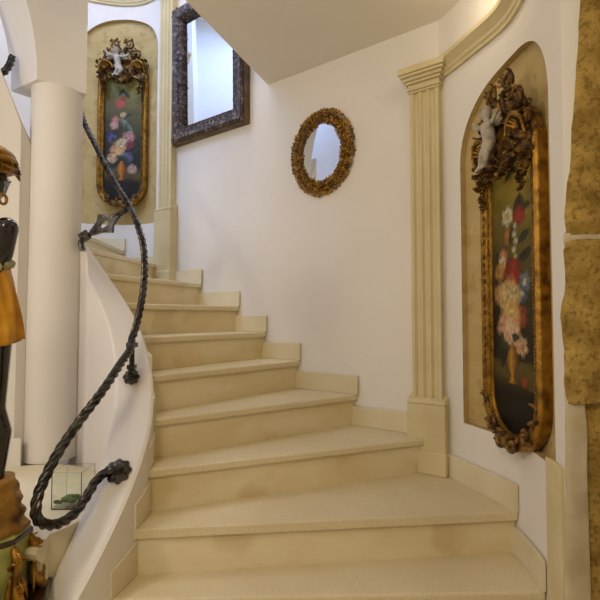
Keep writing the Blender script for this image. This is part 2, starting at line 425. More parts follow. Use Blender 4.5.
# ------------------------------------------------------------------ pilasters
def pilaster(label, c, zb, zcap, dz):
    c = Vector(c); t = thing('pilaster', label, 'pilaster', (c.x,c.y,zb-dz), 0, 'fluted pilasters on the stair wall')
    n = WN; d = WD
    def bx(mb, w, p0, p1, z0, z1):
        mb.prism([c-d*w/2+n*p0, c+d*w/2+n*p0, c+d*w/2+n*p1, c-d*w/2+n*p1], z0, z1)
    mb = MB(); bx(mb,.195,0,.074,zb-dz,zb-.03); bx(mb,.205,0,.084,zb-dz,zb-dz+.11)
    mb.prism([c-d*.0975, c+d*.0975, c+d*.0975+n*.074, c-d*.0975+n*.074], zb-.03, lambda p: zb+.02 if (Vector((p[0],p[1]))-c).dot(n) < .03 else zb-.012)
    mb.build('base', M['trim'], t, bevel=.006)
    mb = MB(); w = .15; fl = []
    # fluted front: three shallow concave channels
    for i in range(49):
        x = -w/2+w*i/48; u = (x+w/2)/w*3.6-.3; f = u-math.floor(u)
        dep = .014*math.sin(PI*(f-.1)/.8) if 0 <= u <= 3 and .1 < f < .9 else 0
        fl.append(c+d*x+n*(.052-dep))
    mb.prism([c-d*w/2]+fl+[c+d*w/2], zb-.02, zcap+.01)
    mb.build('shaft', M['trim'], t, smooth=True, autosm=28)
    mb = MB()
    for w_, p, z0, z1 in ((.164,.058,0,.012),(.176,.066,.012,.02),(.166,.06,.02,.044),(.186,.074,.044,.058),(.206,.086,.058,.074),(.226,.10,.074,.088),(.242,.108,.088,.122)): bx(mb,w_,0,p,zcap+z0,zcap+z1)
    mb.build('capital', M['trim'], t, bevel=.004)
    return t
pilaster('tall fluted cream pilaster between the oval mirror and the large dim niche', (.668,2.323), 1.05, 2.625, .37)
pilaster('fluted cream pilaster high up beside the dark rectangular mirror', (-1.025,3.506), 2.31, 4.0, .61)

# ------------------------------------------------------------------ stone pier at the right edge
sp = thing('stone_pier', 'rough golden stone doorway jamb standing at the right edge', 'pier', (.95,1.3,0))
def rough_block(name, poly_l, x1, y0, y1, m_, amp=.008, n=26):
    """block whose left edge follows poly_l [(z, x)], front at y0"""
    mb = MB(); bm = mb.bm
    z0, z1 = poly_l[0][0], poly_l[-1][0]
    nz = max(8,int((z1-z0)/.03)); nx = 14; ny = 6
    def xl(z): return interp(poly_l, z)
    from mathutils import noise
    def dv(p):
        v = noise.noise_vector(Vector(p)*9)*amp + noise.noise_vector(Vector(p)*28)*amp*.5
        return Vector(p)+v
    outline = [(0,j/ny) for j in range(ny,0,-1)]+[(i/nx,0) for i in range(nx+1)]
    rows = []
    for k in range(nz+1):
        z = z0+(z1-z0)*k/nz; row = []
        for (u,v) in outline:
            x = xl(z)+(x1-xl(z))*u+(y1-y0)*v*.85; y = y0+(y1-y0)*v
            rd = .02*math.exp(-((u*(x1-xl(z)))+(v*(y1-y0)))/.02)
            e = .012*math.exp(-min(k,nz-k)*.9)
            row.append(bm.verts.new(dv((x+rd+e*(u<.05),y+rd+e,z))))
        rows.append(row)
    for a,b2 in zip(rows,rows[1:]):
        for j in range(len(a)-1): mb.face([a[j],a[j+1],b2[j+1],b2[j]])
    xb = x1+(y1-y0)*.85; back0 = bm.verts.new((xb,y1,z0)); back1 = bm.verts.new((xb,y1,z1))
    mb.face(rows[0]+[back0]); mb.face(rows[-1]+[back1])
    mb.face([r[0] for r in rows]+[back1,back0]); mb.face([r[-1] for r in rows]+[back1,back0])
    return mb.build(name, M[m_], sp, smooth=True, autosm=60)
rough_block('stone_block', [(1.69,.735),(1.75,.732),(2.05,.765),(2.37,.79),(3.0,.82)], 1.2, 1.25, 1.45, 'stone', .007)
rough_block('stone_block', [(1.215,.728),(1.25,.722),(1.5,.722),(1.66,.728),(1.675,.735)], 1.2, 1.25, 1.45, 'stone', .008)
rough_block('mortar_joint', [(1.66,.735),(1.705,.735)], 1.19, 1.262, 1.44, 'mortar', .004)
rough_block('plaster_jamb', [(0,.703),(.6,.716),(1.24,.737)], .80, 1.27, 1.45, 'mortar', .004)
rough_block('stone_block', [(0,.765),(1.23,.775)], 1.2, 1.285, 1.45, 'stone', .008)

# ------------------------------------------------------------------ paintings in carved frames
def blend(a, b2, t): return tuple(a[i]+(b2[i]-a[i])*t for i in range(3))
def painter(items, skyl, skyd):
    from mathutils import noise
    def col(u, v):
        n2 = noise.noise(Vector((u*22,v*60,5))); v = (v-.075)/.93                       # u,v in 0..1
        n = noise.noise(Vector((u*5,v*14,2)))
        c = blend(skyd, skyl, max(0,min(1,(v-.35)*1.6+.12*n+(u-.5)*.2)))
        if v < .2:
            c = (16,12,8)
            if .115+.05*(1-u)-.02 < v: c = blend((74,62,26),(104,92,44), .5+n)
            elif v > .07: c = blend((14,10,7),(92,72,30),(v-.07)/.075)
        for kind,cu,cv,r,ca,cb in items:
            r = r if kind in ('vase','dot') else r*1.2; du, dv = (u-cu), (v-cv)*3.3
            q = math.hypot(du,dv)
            if kind == 'vase':
                h = (v-cv)/r
                if 0 <= h <= 1:
                    w = .05+.085*math.sin(PI*min(1,max(0,(h-.22)/.7)))**.8 if h > .2 else .09-.3*h+.02
                    if abs(du) < w: c = blend(ca,cb,abs(du/w+.25))
                continue
            if q > r*1.15: continue
            c0 = c
            an = math.atan2(dv,du)
            if kind == 'rose':
                w = .5+.5*math.sin(an*3+q/r*9+cu*40); rr = r*(.9+.1*math.sin(an*5+cv*30))
                if q < rr: c = blend(ca,cb,min(1,.75*w*(q/r)+.35*(q/r)**2))
            elif kind == 'daisy':
                rr = r*(.55+.45*abs(math.cos(an*3+cu*20)))
                if q < rr: c = ca if q > r*.28 else cb
            elif kind == 'leaf':
                a2 = an-cb[0]; x = q*math.cos(a2); y = q*math.sin(a2)
                if abs(y) < r*.38*max(0,1-(x/r)**2): c = blend(ca,(20,22,10),.5+y/r)
            elif kind == 'dot':
                if q < r: c = blend(ca,cb,q/r)
            if c is not c0: c = blend(c0, c, (.80+.25*n2)*min(1,max(.35,(r*1.05-q)/(r*.4))))
        return tuple(max(0,x*(.86+.12*n2)) for x in c)
    return col
cream=(232,206,150); pink=(226,150,112); red=(176,44,24); dred=(96,20,14); wht=(226,220,196); org=(206,128,54); lf=(60,70,30); blu=(84,96,120); yel=(220,180,80)
items_r = [('leaf',.45,.93,.10,lf,(.5,)),('leaf',.56,.94,.08,lf,(2.4,)),('leaf',.62,.80,.13,lf,(.9,)),('leaf',.72,.80,.13,lf,(2.0,)),('leaf',.8,.78,.1,lf,(.2,)),('leaf',.75,.67,.13,(44,52,26),(.5,)),('leaf',.78,.60,.15,(40,48,26),(.4,)),('leaf',.2,.6,.13,(38,46,22),(2.2,)),('leaf',.16,.5,.15,(34,42,22),(1.8,)),
 ('daisy',.40,.765,.13,wht,yel),('rose',.66,.755,.13,red,dred),('rose',.42,.685,.11,org,(150,90,40)),('leaf',.5,.69,.14,lf,(1.2,)),('dot',.57,.72,.05,wht,(190,190,160)),('dot',.55,.69,.055,wht,(190,190,160)),('dot',.58,.66,.055,wht,(190,190,160)),('dot',.54,.63,.055,wht,(190,190,160)),('dot',.57,.6,.05,wht,(170,170,140)),('dot',.53,.57,.05,wht,(170,170,140)),
 ('rose',.28,.61,.11,pink,(170,90,60)),('daisy',.26,.585,.1,wht,pink),('rose',.2,.55,.13,(216,160,80),(150,96,40)),('rose',.5,.54,.2,red,dred),('daisy',.76,.5,.13,(120,130,150),wht),('daisy',.7,.455,.12,blu,wht),('rose',.66,.37,.15,(196,96,60),dred),('rose',.2,.46,.16,(226,180,120),(170,110,60)),
 ('rose',.42,.45,.25,(240,216,160),(214,160,90)),('rose',.44,.37,.22,(238,206,130),(206,140,60)),('rose',.28,.33,.17,(240,200,160),(206,130,90)),('rose',.45,.315,.2,(244,214,180),(214,140,100)),('leaf',.3,.25,.16,(80,100,40),(2.6,)),('leaf',.2,.27,.14,(70,92,36),(1.2,)),('leaf',.6,.28,.15,(40,50,24),(-.5,)),('daisy',.68,.26,.13,(236,200,160),pink),('rose',.58,.255,.08,(226,180,140),pink),
 ('dot',.2,.2,.05,(40,30,44),(16,10,20)),('dot',.27,.195,.05,(44,32,50),(16,10,20)),('dot',.23,.18,.05,(40,30,44),(16,10,20)),('vase',.47,.115,.15,(206,150,50),(104,66,20)),('dot',.72,.13,.09,(206,90,50),(120,40,24))]
items_l = [('leaf',.45,.86,.12,(70,80,50),(.9,)),('leaf',.6,.84,.12,(60,70,40),(2.2,)),('rose',.42,.76,.15,(216,92,76),(150,50,40)),('dot',.5,.81,.08,(190,70,60),(120,40,30)),('rose',.5,.665,.09,(220,200,140),(170,140,80)),('leaf',.65,.65,.15,(110,130,110),(.6,)),('rose',.3,.62,.12,(226,150,140),(170,80,80)),('rose',.26,.575,.12,(232,190,180),(180,110,100)),('leaf',.55,.57,.26,(190,206,190),(2.2,)),('leaf',.66,.54,.2,(150,176,160),(1.9,)),
 ('leaf',.15,.49,.16,(70,70,140),(2.4,)),('daisy',.22,.46,.14,(92,92,160),(60,60,110)),('rose',.66,.475,.17,(226,170,170),(180,100,110)),('leaf',.3,.44,.16,(150,130,40),(.5,)),('rose',.47,.41,.18,(240,226,190),(226,180,110)),('rose',.7,.4,.13,(150,60,70),(90,30,40)),('rose',.3,.36,.16,(236,190,140),(206,130,70)),('rose',.42,.335,.16,(240,200,140),(206,140,70)),('leaf',.78,.36,.16,(60,76,50),(.7,)),('rose',.22,.29,.15,(240,206,170),(200,140,90)),('rose',.64,.3,.16,(120,120,170),(70,70,120)),('leaf',.5,.29,.18,(60,90,70),(2.8,)),('rose',.76,.2,.14,(226,200,190),(170,130,120)),('leaf',.2,.2,.2,(120,130,110),(.3,)),('vase',.48,.1,.17,(216,140,40),(120,66,16))]

def frame_outline(hw, zt, zb, rb, n=14):
    pts = [(-hw,zt-.02)]
    pts += [(-hw, zt-.02-(zt-.02-(zb+rb))*i/14) for i in range(1,15)]
    pts += [(-hw+rb-rb*math.cos(PI/2*i/n), zb+rb-rb*math.sin(PI/2*i/n)) for i in range(1,n+1)]
    if hw > rb: pts += [(hw-rb-rb*0+0, zb)]
    pts += [(hw-rb+rb*math.sin(PI/2*i/n), zb+rb-rb*math.cos(PI/2*i/n)) for i in range(1,n+1)]
    pts += [(hw, zb+rb+(zt-.02-(zb+rb))*i/14) for i in range(1,15)]
    pts += [(hw*math.cos(PI*i/16), zt-.02+.045*math.sin(PI*i/16)) for i in range(1,16)]
    return pts
def inside(p, poly):
    x,y = p; c = False
    for i in range(len(poly)):
        (x1,y1),(x2,y2) = poly[i],poly[i-1]
        if (y1>y) != (y2>y) and x < (x2-x1)*(y-y1)/(y2-y1)+x1: c = not c
    return c
def chain_body(name, parts, m_, parent, smooth_it=3):
    """one continuous figure: capsules blended on a voxel remesh. parts: list of (p0,r0,p1,r1)"""
    mb = MB()
    for p0,r0,p1,r1 in parts:
        p0,p1 = Vector(p0),Vector(p1); L = (p1-p0).length; n = max(2,int(L/(.4*min(r0,r1))))
        for i in range(n+1):
            t = i/n; mb.ball(p0.lerp(p1,t), r0+(r1-r0)*t, seg=10)
    o = mb.build(name, m_, parent, smooth=True, local=True)
    return o
def remesh(o, vox, it=4):
    md = o.modifiers.new('remesh','REMESH'); md.mode = 'VOXEL'; md.voxel_size = vox; md.use_smooth_shade = True
    s_ = o.modifiers.new('smooth','SMOOTH'); s_.iterations = it; s_.factor = .5

def make_painting(label, loc, face, items, skyl, skyd, scale=1.0):
    """face = direction the picture looks, in plan. local x along the wall, -y out of the wall, z up"""
    f = Vector(face).normalized()
    t = thing('flower_painting', label, 'painting', loc, math.atan2(f.x,-f.y), 'tall flower paintings in gilt frames')
    t.scale = (scale,)*3
    hw, zt, zb, rb = .188, 1.215, .045, .175
    out = frame_outline(hw, zt, zb, rb)
    # canvas
    mb = MB(); bm = mb.bm; nx, nz = 64, 210
    cl = bm.loops.layers.float_color.new('Col')
    colr = painter(items, skyl, skyd); vs = {}
    u0,u1,w0,w1 = -hw,hw,zb,zt+.03
    cc = {}
    for i in range(nx+1):
        for j in range(nz+1):
            vs[i,j] = bm.verts.new((u0+(u1-u0)*i/nx, -.018, w0+(w1-w0)*j/nz))
            cc[vs[i,j]] = lin(colr(min(1,max(0,(i/nx-.07)/.86)), min(1,max(0,(j/nz-.02)/.93))))
    for i in range(nx):
        for j in range(nz):
            cx, cz = u0+(u1-u0)*(i+.5)/nx, w0+(w1-w0)*(j+.5)/nz
            if inside((cx,cz), out):
                fc = bm.faces.new([vs[i,j],vs[i+1,j],vs[i+1,j+1],vs[i,j+1]])
                for lp in fc.loops: lp[cl] = cc[lp.vert]
    for v in [v for v in bm.verts if not v.link_faces]: bm.verts.remove(v)
    o = mb.build('canvas', M['paint'], t, local=True)
    bk = MB(); bk.bm.faces.new([bk.bm.verts.new((x,-.006,z)) for x,z in out]); ex = bmesh.ops.extrude_face_region(bk.bm, geom=bk.bm.faces[:]); 
    bmesh.ops.translate(bk.bm, verts=[g for g in ex['geom'] if isinstance(g,bmesh.types.BMVert)], vec=(0,-.008,0)); bk.build('back_board', M['brownwood'], t, local=True)
    # moulding swept round the outline
    prof = [(-.028,0),(-.028,-.02),(-.022,-.03),(-.012,-.032),(0,-.046),(.014,-.05),(.026,-.044),(.03,-.036),(.03,0)]   # (towards outside, depth)
    mb = MB(); rings = []; n = len(out)
    for i,(x,z) in enumerate(out):
        tx, tz_ = out[(i+1)%n][0]-out[i-1][0], out[(i+1)%n][1]-out[i-1][1]; l = math.hypot(tx,tz_); ox, oz = -tz_/l, tx/l
        ox, oz = -ox, -oz
        # outward for this winding
        rings.append([mb.bm.verts.new((x+ox*a*-1 if False else x-(-ox)*a, d, z+oz*a)) for a,d in prof])
    k = len(prof)
    for i in range(n):
        a,b2 = rings[i],rings[(i+1)%n]
        for j in range(k): mb.face([a[j],a[(j+1)%k],b2[(j+1)%k],b2[j]])
    mb.build('frame', M['gold'], t, smooth=True, local=True, autosm=40)
    # beading along the sight edge and carved nubs on the band
    mb = MB(); acc = 0
    for i in range(n-16):
        (x0,z0),(x1,z1) = out[i],out[i+1]; L = math.hypot(x1-x0,z1-z0); m_ = max(1,int(L/.013))
        tx,tz_ = (x1-x0)/L,(z1-z0)/L
        for q in range(m_):
            px, pz = x0+(x1-x0)*q/m_, z0+(z1-z0)*q/m_
            mb.ball((px-tz_*.0215,-.033,pz+tx*.0215), .0062, seg=6)
    mb.build('beading', M['gold'], t, smooth=True, local=True)
    mb = MB()
    for i in range(1,n-16):
        (x0,z0),(x1,z1) = out[i],out[i+1]; L = math.hypot(x1-x0,z1-z0)
        if L < .001: continue
        d = Vector(((x1-x0)/L,0,(z1-z0)/L))
        for q in (0,.5):
            mb.leaf((x0+(x1-x0)*q,-.044,z0+(z1-z0)*q), d, (0,-1,0), max(.016,L*.4), .006, .1, seg=4)
    mb.build('leaf_carving', M['bronze'], t, smooth=True, local=True)
    # crest
    rnd = random.Random(3)
    mb = MB()
    Y = -.045
    crest = [(-.2,1.13),(-.215,1.2),(-.2,1.29),(-.14,1.33),(-.1,1.39),(-.05,1.42),(.0,1.40),(.05,1.42),(.1,1.39),(.14,1.33),(.2,1.29),(.215,1.2),(.2,1.13),(.14,1.15),(.09,1.17),(.03,1.15),(-.0,1.12),(-.05,1.15),(-.09,1.17),(-.14,1.15)]
    va = [mb.bm.verts.new((x,-.012,z)) for x,z in crest]; vb = [mb.bm.verts.new((x*.96,-.05,1.25+(z-1.25)*.95)) for x,z in crest]
    mb.face(va); mb.face(vb)
    for i in range(len(crest)): mb.face([va[i],va[(i+1)%len(crest)],vb[(i+1)%len(crest)],vb[i]])
    for sx in (-1,1):
        U = (sx,0,0); V = (0,0,1)
        mb.scroll((sx*.058,Y-.015,1.46), U, V, .042, 1.25, .012, .006, start=-1.6)
        mb.tube(catmull([(sx*.012,Y,1.36),(sx*.02,Y-.012,1.41),(sx*.045,Y-.015,1.425)],6), [.013,.017], n=8)
        mb.scroll((sx*.115,Y-.015,1.372), U, V, .044, 1.3, .012, .006, start=-1.2)
        mb.scroll((sx*.185,Y-.012,1.275), U, V, .045, 1.3, .012, .006, start=1.2)
        for cx_,cz_ in ((.058,1.46),(.115,1.372),(.185,1.275)):
            for q in range(9):
                a = rnd.uniform(0,2*PI); mb.leaf((sx*(cx_+.03*math.cos(a)),Y-.012,cz_+.03*math.sin(a)), (sx*math.cos(a+.9),-.2,math.sin(a+.9)), (0,-1,0), .034, .010, .5, seg=4)
        for q in range(46):
            x = sx*rnd.uniform(.04,.21); z = rnd.uniform(1.13,1.36) if abs(x) < .15 else rnd.uniform(1.1,1.29)
            a = rnd.uniform(0,2*PI)
            mb.leaf((x,Y-rnd.uniform(0,.018),z), (math.cos(a),-.25,math.sin(a)), (0,-1,0), rnd.uniform(.03,.06), rnd.uniform(.009,.016), rnd.uniform(.3,.9), seg=5)
        # leafy drops at the sides of the opening
        for q in range(16):
            z = rnd.uniform(1.0,1.13); x = sx*(.155+rnd.uniform(-.022,.03)); a = rnd.uniform(0,2*PI)
            mb.leaf((x,Y-.008,z), (math.cos(a)*.6,-.4,-.6+math.sin(a)), (0,-1,0), rnd.uniform(.025,.04), .011, .6, seg=4)
    for q in range(26):
        a = PI+PI*q/25; mb.leaf((.085*math.cos(a)-.0,Y-.01,1.16+.05*math.sin(a)), (rnd.uniform(-.5,.5),-.4,rnd.uniform(-1,.4)), (0,-1,0), .035, .011, .5, seg=4)
    cr = mb.build('crest', M['bronze'], t, smooth=True, local=True, autosm=50)
    for sx in (-1,1):
        mb = MB()
        mb.tube(catmull([(sx*.20,-.075,1.20),(sx*.19,-.085,1.26),(sx*.145,-.09,1.295),(sx*.095,-.085,1.275),(sx*.075,-.08,1.235)],6), [.006,.011,.006], n=8)
        for q in range(5):
            a = .3+q*.5; mb.leaf((sx*.14,-.07,1.235), (sx*math.cos(a),-.2,math.sin(a)), (0,-1,0), .05, .009, .35, seg=4)
        mb.build('gilt_shell', M['gold'], cr, smooth=True, local=True)
    # cherub
    y = -.095
    body = [((-.035,y,1.315),.030,(-.02,y,1.255),.027),((-.02,y,1.255),.027,(-.022,y-.006,1.235),.028),
            ((-.05,y,1.335),.012,(-.10,y-.012,1.335),.010),((-.10,y-.012,1.335),.010,(-.125,y-.016,1.372),.008),
            ((-.01,y,1.33),.012,(.035,y-.015,1.315),.010),((.035,y-.015,1.315),.010,(.075,y-.015,1.34),.008),
            ((-.035,y-.006,1.235),.019,(-.012,y-.035,1.20),.015),((-.012,y-.035,1.20),.014,(-.045,y-.03,1.15),.010),((-.045,y-.03,1.15),.010,(-.055,y-.042,1.142),.008),
            ((-.008,y-.006,1.235),.019,(.02,y-.03,1.195),.015),((.02,y-.03,1.195),.014,(-.012,y-.024,1.155),.010),((-.012,y-.024,1.155),.010,(-.02,y-.036,1.145),.008),
            ((-.035,y,1.335),.014,(-.038,y,1.36),.013),((-.042,y-.004,1.378),.027,(-.04,y-.004,1.384),.027),((-.046,y-.03,1.374),.006,(-.046,y-.031,1.374),.006)]
    ch = chain_body('cherub', body, M['cherub'], t); remesh(ch, .005, 3)
    mb = MB()
    for sx in (-1,1):
        for q in range(4): mb.leaf((-.035+sx*.015,y+.018,1.33), (sx*math.cos(q*.4-.3),.05,math.sin(q*.4-.3)+.1), (0,-1,0), .085-.012*q, .016, .12, seg=5)
    mb.build('wings', M['cherub'], ch, smooth=True, local=True)
    # foot ornament
    for sx in (-1,1):
        mb = MB()
        mb.scroll((sx*.045,-.06,.045), (sx,0,0), (0,0,1), .036, 1.2, .013, .007, start=1.7)
        mb.scroll((sx*.125,-.05,.10), (sx,0,0), (0,0,-1), .034, 1.1, .012, .006, start=.4)
        mb.tube([(sx*(.014+.172*math.sin(q/12*1.45)),-.042,.22-.172*math.cos(q/12*1.45)) for q in range(13)], .009, n=6)
        for q in range(16):
            a = PI/2*rnd.random(); x = sx*(.013+.175*math.sin(a)); z = .22-.175*math.cos(a)+rnd.uniform(-.018,.022)
            b3 = rnd.uniform(0,2*PI)
            mb.leaf((x,-.045,z), (math.cos(b3),-.35,math.sin(b3)), (0,-1,0), rnd.uniform(.02,.034), .010, .3, seg=4)
        mb.build('foot_carving', M['bronze'], t, smooth=True, local=True, autosm=50)
    mb = MB(); mb.ball((0,-.06,.045), .022, (1,.7,1.2)); mb.leaf((0,-.055,.06), (0,-.3,1), (0,-1,0), .06, .02, .4); mb.build('foot_boss', M['bronze'], t, smooth=True, local=True)
    return t
make_painting('large gilt framed flower painting in the near right niche, cherub on its crest', (.870,1.80,.92), (-1,-.07), items_r, (178,152,48), (38,30,14), 1.0)
make_painting('gilt framed flower painting in the far left niche above the upper steps', (-1.565,3.935,2.40), (.03,-1), items_l, (156,146,66), (36,30,18), 1.0)

# ------------------------------------------------------------------ mirrors on the straight wall
def on_wall(x_along, z):  # x_along: metres from the point (0,2.79), positive to the right
    p = Vector((0,2.79)) - WD*x_along; return (p.x,p.y,z)
wallrot = math.atan2(WN.x,-WN.y)
# oval
ov = thing('oval_mirror', 'small oval mirror in a gold brown frame of clustered carved petals', 'mirror', on_wall(.168,2.45), wallrot)
mb = MB()
ao, bo, ai, bi = .198,.238,.135,.178
am, bm_, = (ao+ai)/2,(bo+bi)/2
pts = [(am*math.cos(2*PI*i/64),-.006,bm_*math.sin(2*PI*i/64)) for i in range(64)]
mb.tube(pts, .03, n=10, closed=True, flat=1)
fr = mb.build('frame', M['ovalcore'], ov, smooth=True, local=True)
mb = MB()
for ring,(ra,rb_,n_,dy) in enumerate(((ai+.004,bi+.004,40,-.014),(ai+.024,bi+.024,44,-.03),((am+ao)/2-.008,(bm_+bo)/2-.008,46,-.04),(ao-.004,bo-.004,48,-.034),(ao+.015,bo+.015,50,-.016))):
    for i in range(n_):
        a = 2*PI*(i+.5*(ring%2)+random.uniform(-.15,.15))/n_
        c = Vector((ra*math.cos(a), dy+random.uniform(-.006,.006), rb_*math.sin(a)))
        tilt = (ring-2)*.5
        nrm = Vector((math.cos(a)*tilt, -1, math.sin(a)*tilt))+Vector((random.uniform(-.5,.5),0,random.uniform(-.5,.5)))
        mb.flower(c, nrm, random.uniform(.016,.022), 5)
mb.build('petal_carving', M['oval'], fr, local=True)
mb = MB(); g = [mb.bm.verts.new((.142*math.cos(2*PI*i/64),-.012,.186*math.sin(2*PI*i/64))) for i in range(64)]; mb.face(g)
g2 = [mb.bm.verts.new((.142*math.cos(2*PI*i/64),-.002,.186*math.sin(2*PI*i/64))) for i in range(64)]; mb.face(g2)
for i in range(64): mb.face([g[i],g[(i+1)%64],g2[(i+1)%64],g2[i]])
mb.build('mirror_glass', M['mirror'], ov, local=True)
# rectangular, leaning forward a little from its hook
rm = thing('wall_mirror', 'large rectangular mirror in a wide dark carved frame cut off by the ceiling edge', 'mirror', on_wall(-.79,2.775), wallrot)
W, H = .75, 1.05
def tiltpt(x, y, z): return (x, y-.02*z/H*1.0, z)
def sweep_rect(name, prof, m_, parent, sm=40):
    mb = MB(); cs = [(-W/2,0,1,1),(W/2,0,-1,1),(W/2,H,-1,-1),(-W/2,H,1,-1)]; rings = []
    for x,z,sx,sz in cs: rings.append([mb.bm.verts.new(tiltpt(x+sx*a,d,z+sz*a)) for a,d in prof])
    k = len(prof)
    for i in range(4):
        a,b2 = rings[i],rings[(i+1)%4]
        for j in range(k): mb.face([a[j],a[(j+1)%k],b2[(j+1)%k],b2[j]])
    return mb.build(name, M[m_], parent, local=True)
fr = sweep_rect('frame', [(.012,-.01),(.012,-.058),(.03,-.07),(.075,-.066),(.10,-.05),(.108,-.044),(.108,-.01)], 'darkwood', rm)
sweep_rect('outer_moulding', [(0,-.002),(0,-.042),(.006,-.05),(.016,-.05),(.016,-.002)], 'brownwood', fr)
sweep_rect('inner_moulding', [(.104,-.012),(.104,-.046),(.112,-.05),(.12,-.04),(.12,-.012)], 'darkwood', fr)
rnd = random.Random(5); mb = MB()
for side in range(4):
    L = W if side%2 == 0 else H; n_ = int(L/.017)
    for i in range(n_*4):
        s_ = rnd.uniform(.02,L-.02); d_ = rnd.uniform(.036,.086)
        if side == 0: x,z = -W/2+s_, d_
        elif side == 2: x,z = -W/2+s_, H-d_
        elif side == 1: x,z = W/2-d_, s_
        else: x,z = -W/2+d_, s_
        a = rnd.uniform(0,2*PI)
        mb.leaf(tiltpt(x,-.066,z), (math.cos(a),0,math.sin(a)), (0,-1,0), rnd.uniform(.014,.024), rnd.uniform(.005,.008), .1, seg=3)
mb.build('leaf_carving', M['darkwood'], fr, local=True)
mb = MB(); mb.prism([(-W/2+.1,-.02),(W/2-.1,-.02),(W/2-.1,-.01),(-W/2+.1,-.01)], .1, H-.1)
for v in mb.bm.verts: v.co = tiltpt(*v.co)
mb.build('mirror_glass', M['mirror'], rm, local=True)

# ------------------------------------------------------------------ wrought iron rope handrail
hr = thing('handrail', 'twisted wrought iron handrail snaking up above the white parapet', 'handrail', (-.731,1.97,1.19))
P_ = math.radians(2.16)
rail = [(-1.42,2.78,3.0),(-1.28,2.6,2.642),(-1.128,2.48,2.389),(-.981,2.36,2.172),(-.868,2.28,2.018),(-.80,2.22,1.897),(-.755,2.17,1.771),(-.73,2.10,1.606),(-.731,2.03,1.444),(-.733,1.97,1.36),(-.714,1.90,1.32),(-.709,1.78,1.268),(-.722,1.66,1.188),(-.761,1.57,1.098),(-.791,1.5,1.019),(-.81,1.45,.946),(-.817,1.42,.889),(-.813,1.415,.836),(-.798,1.45,.799),(-.779,1.50,.785),(-.759,1.55,.797),(-.742,1.60,.837),(-.73,1.64,.872),(-.70,1.665,.897)]
pts = catmull(rail, 16)
mb = MB(); mb.tube(pts, lambda t: .0172, n=30, lobes=5, pitch=.17, depth=.42); mb.build('rope_bar', M['iron'], hr, smooth=True)
# rosette that ends the rail, set on the sloping top of the parapet
nrm = Vector((.15,-.72,.66)).normalized(); ux = nrm.orthogonal().normalized(); uy = nrm.cross(ux)
def rosette(mb, c, r):
    mb.lathe([(r*.9,-.012),(r,-.004),(r,.006),(r*.86,.016),(r*.5,.022),(r*.45,.034),(r*.3,.04)], c, 48, lambda a: .925+.075*math.cos(8*a), ax=(ux,uy,nrm))
mb = MB(); rosette(mb, (-.672,1.69,.885), .048); mb.tube([(-.70,1.665,.897),(-.684,1.667,.904),(-.676,1.675,.9)], .018, n=10); mb.build('end_rosette', M['iron'], hr, smooth=True, autosm=45)
mb = MB(); mb.tube([(-.733,1.97,1.365),(-.733,1.97,1.20)], .0115, n=12); mb.box((-.733,1.97,1.335), (.04,.04,.022)); mb.box((-.733,1.97,1.24),(.034,.034,.02)); mb.ball((-.733,1.97,1.218),.02,(1,1,.8))
po = mb.build('post', M['iron'], hr, bevel=.003)
mb = MB(); rosette(mb, (-.733,1.968,1.195), .036); mb.build('post_rosette', M['iron'], po, smooth=True, autosm=45)
# pierced bracket at the column
q0 = Vector((-.885,2.285,2.01)); q1 = Vector((-1.125,2.32,1.86)); d = (q1-q0).normalized(); up = Vector((-d.z,0,d.x)).normalized()
if up.z < 0: up = -up
nn = d.cross(up).normalized(); L = (q1-q0).length
mb = MB()
mb.tube([q0,q0+d*L*.3], [.016,.013], n=8); mb.tube([q0+d*L*.76,q1], [.014,.011], n=8)
# pierced lozenge plate: outer star outline and a slot
outl = [(.20,.012),(.36,.026),(.50,.060),(.60,.030),(.80,.013),(.80,-.013),(.64,-.026),(.46,-.060),(.38,-.030),(.20,-.012)]
slot = [(.40,.0),(.42,.012),(.48,.016),(.55,.014),(.60,.008),(.60,-.004),(.57,-.014),(.52,-.016),(.46,-.015),(.42,-.010)]
def P3(u,w,h): return q0+d*L*u+up*w+nn*h
of = [mb.bm.verts.new(P3(u,w,.012)) for u,w in outl]; ob = [mb.bm.verts.new(P3(u,w,-.012)) for u,w in outl]
sf = [mb.bm.verts.new(P3(u,w,.012)) for u,w in slot]; sb = [mb.bm.verts.new(P3(u,w,-.012)) for u,w in slot]
for i in range(10):
    j = (i+1)%10
    mb.face([of[i],of[j],sf[j],sf[i]]); mb.face([ob[i],sb[i],sb[j],ob[j]]); mb.face([of[i],ob[i],ob[j],of[j]]); mb.face([sf[i],sf[j],sb[j],sb[i]])
mb.box(q1+Vector((.012,-.01,.012)), (.05,.05,.016), (d,up,nn)); 
mb.tube(catmull([q1+d*-.02,q1+Vector((-.006,-.01,-.02)),q1+Vector((.004,-.012,-.06))],5), [.016,.013], n=8)
mb.build('pierced_bracket', M['iron'], hr)
# short upper rail beyond the arch
ur = thing('wall_bracket', 'dark iron rail bracket seen through the arch at the left edge', 'bracket', (-1.46,2.2,2.60))
mb = MB(); mb.tube(catmull([(-1.462,2.24,2.78),(-1.465,2.22,2.72),(-1.485,2.2,2.672),(-1.53,2.18,2.65),(-1.60,2.15,2.67)],8), .018, n=16, lobes=4, pitch=.12, depth=.35); mb.build('rope_bar', M['iron'], ur, smooth=True)
mb = MB(); mb.tube([(-1.50,2.19,2.65),(-1.49,2.195,2.61),(-1.468,2.2,2.585)], .010, n=10); mb.ball((-1.465,2.2,2.582), .015); mb.build('post', M['iron'], ur, smooth=True)

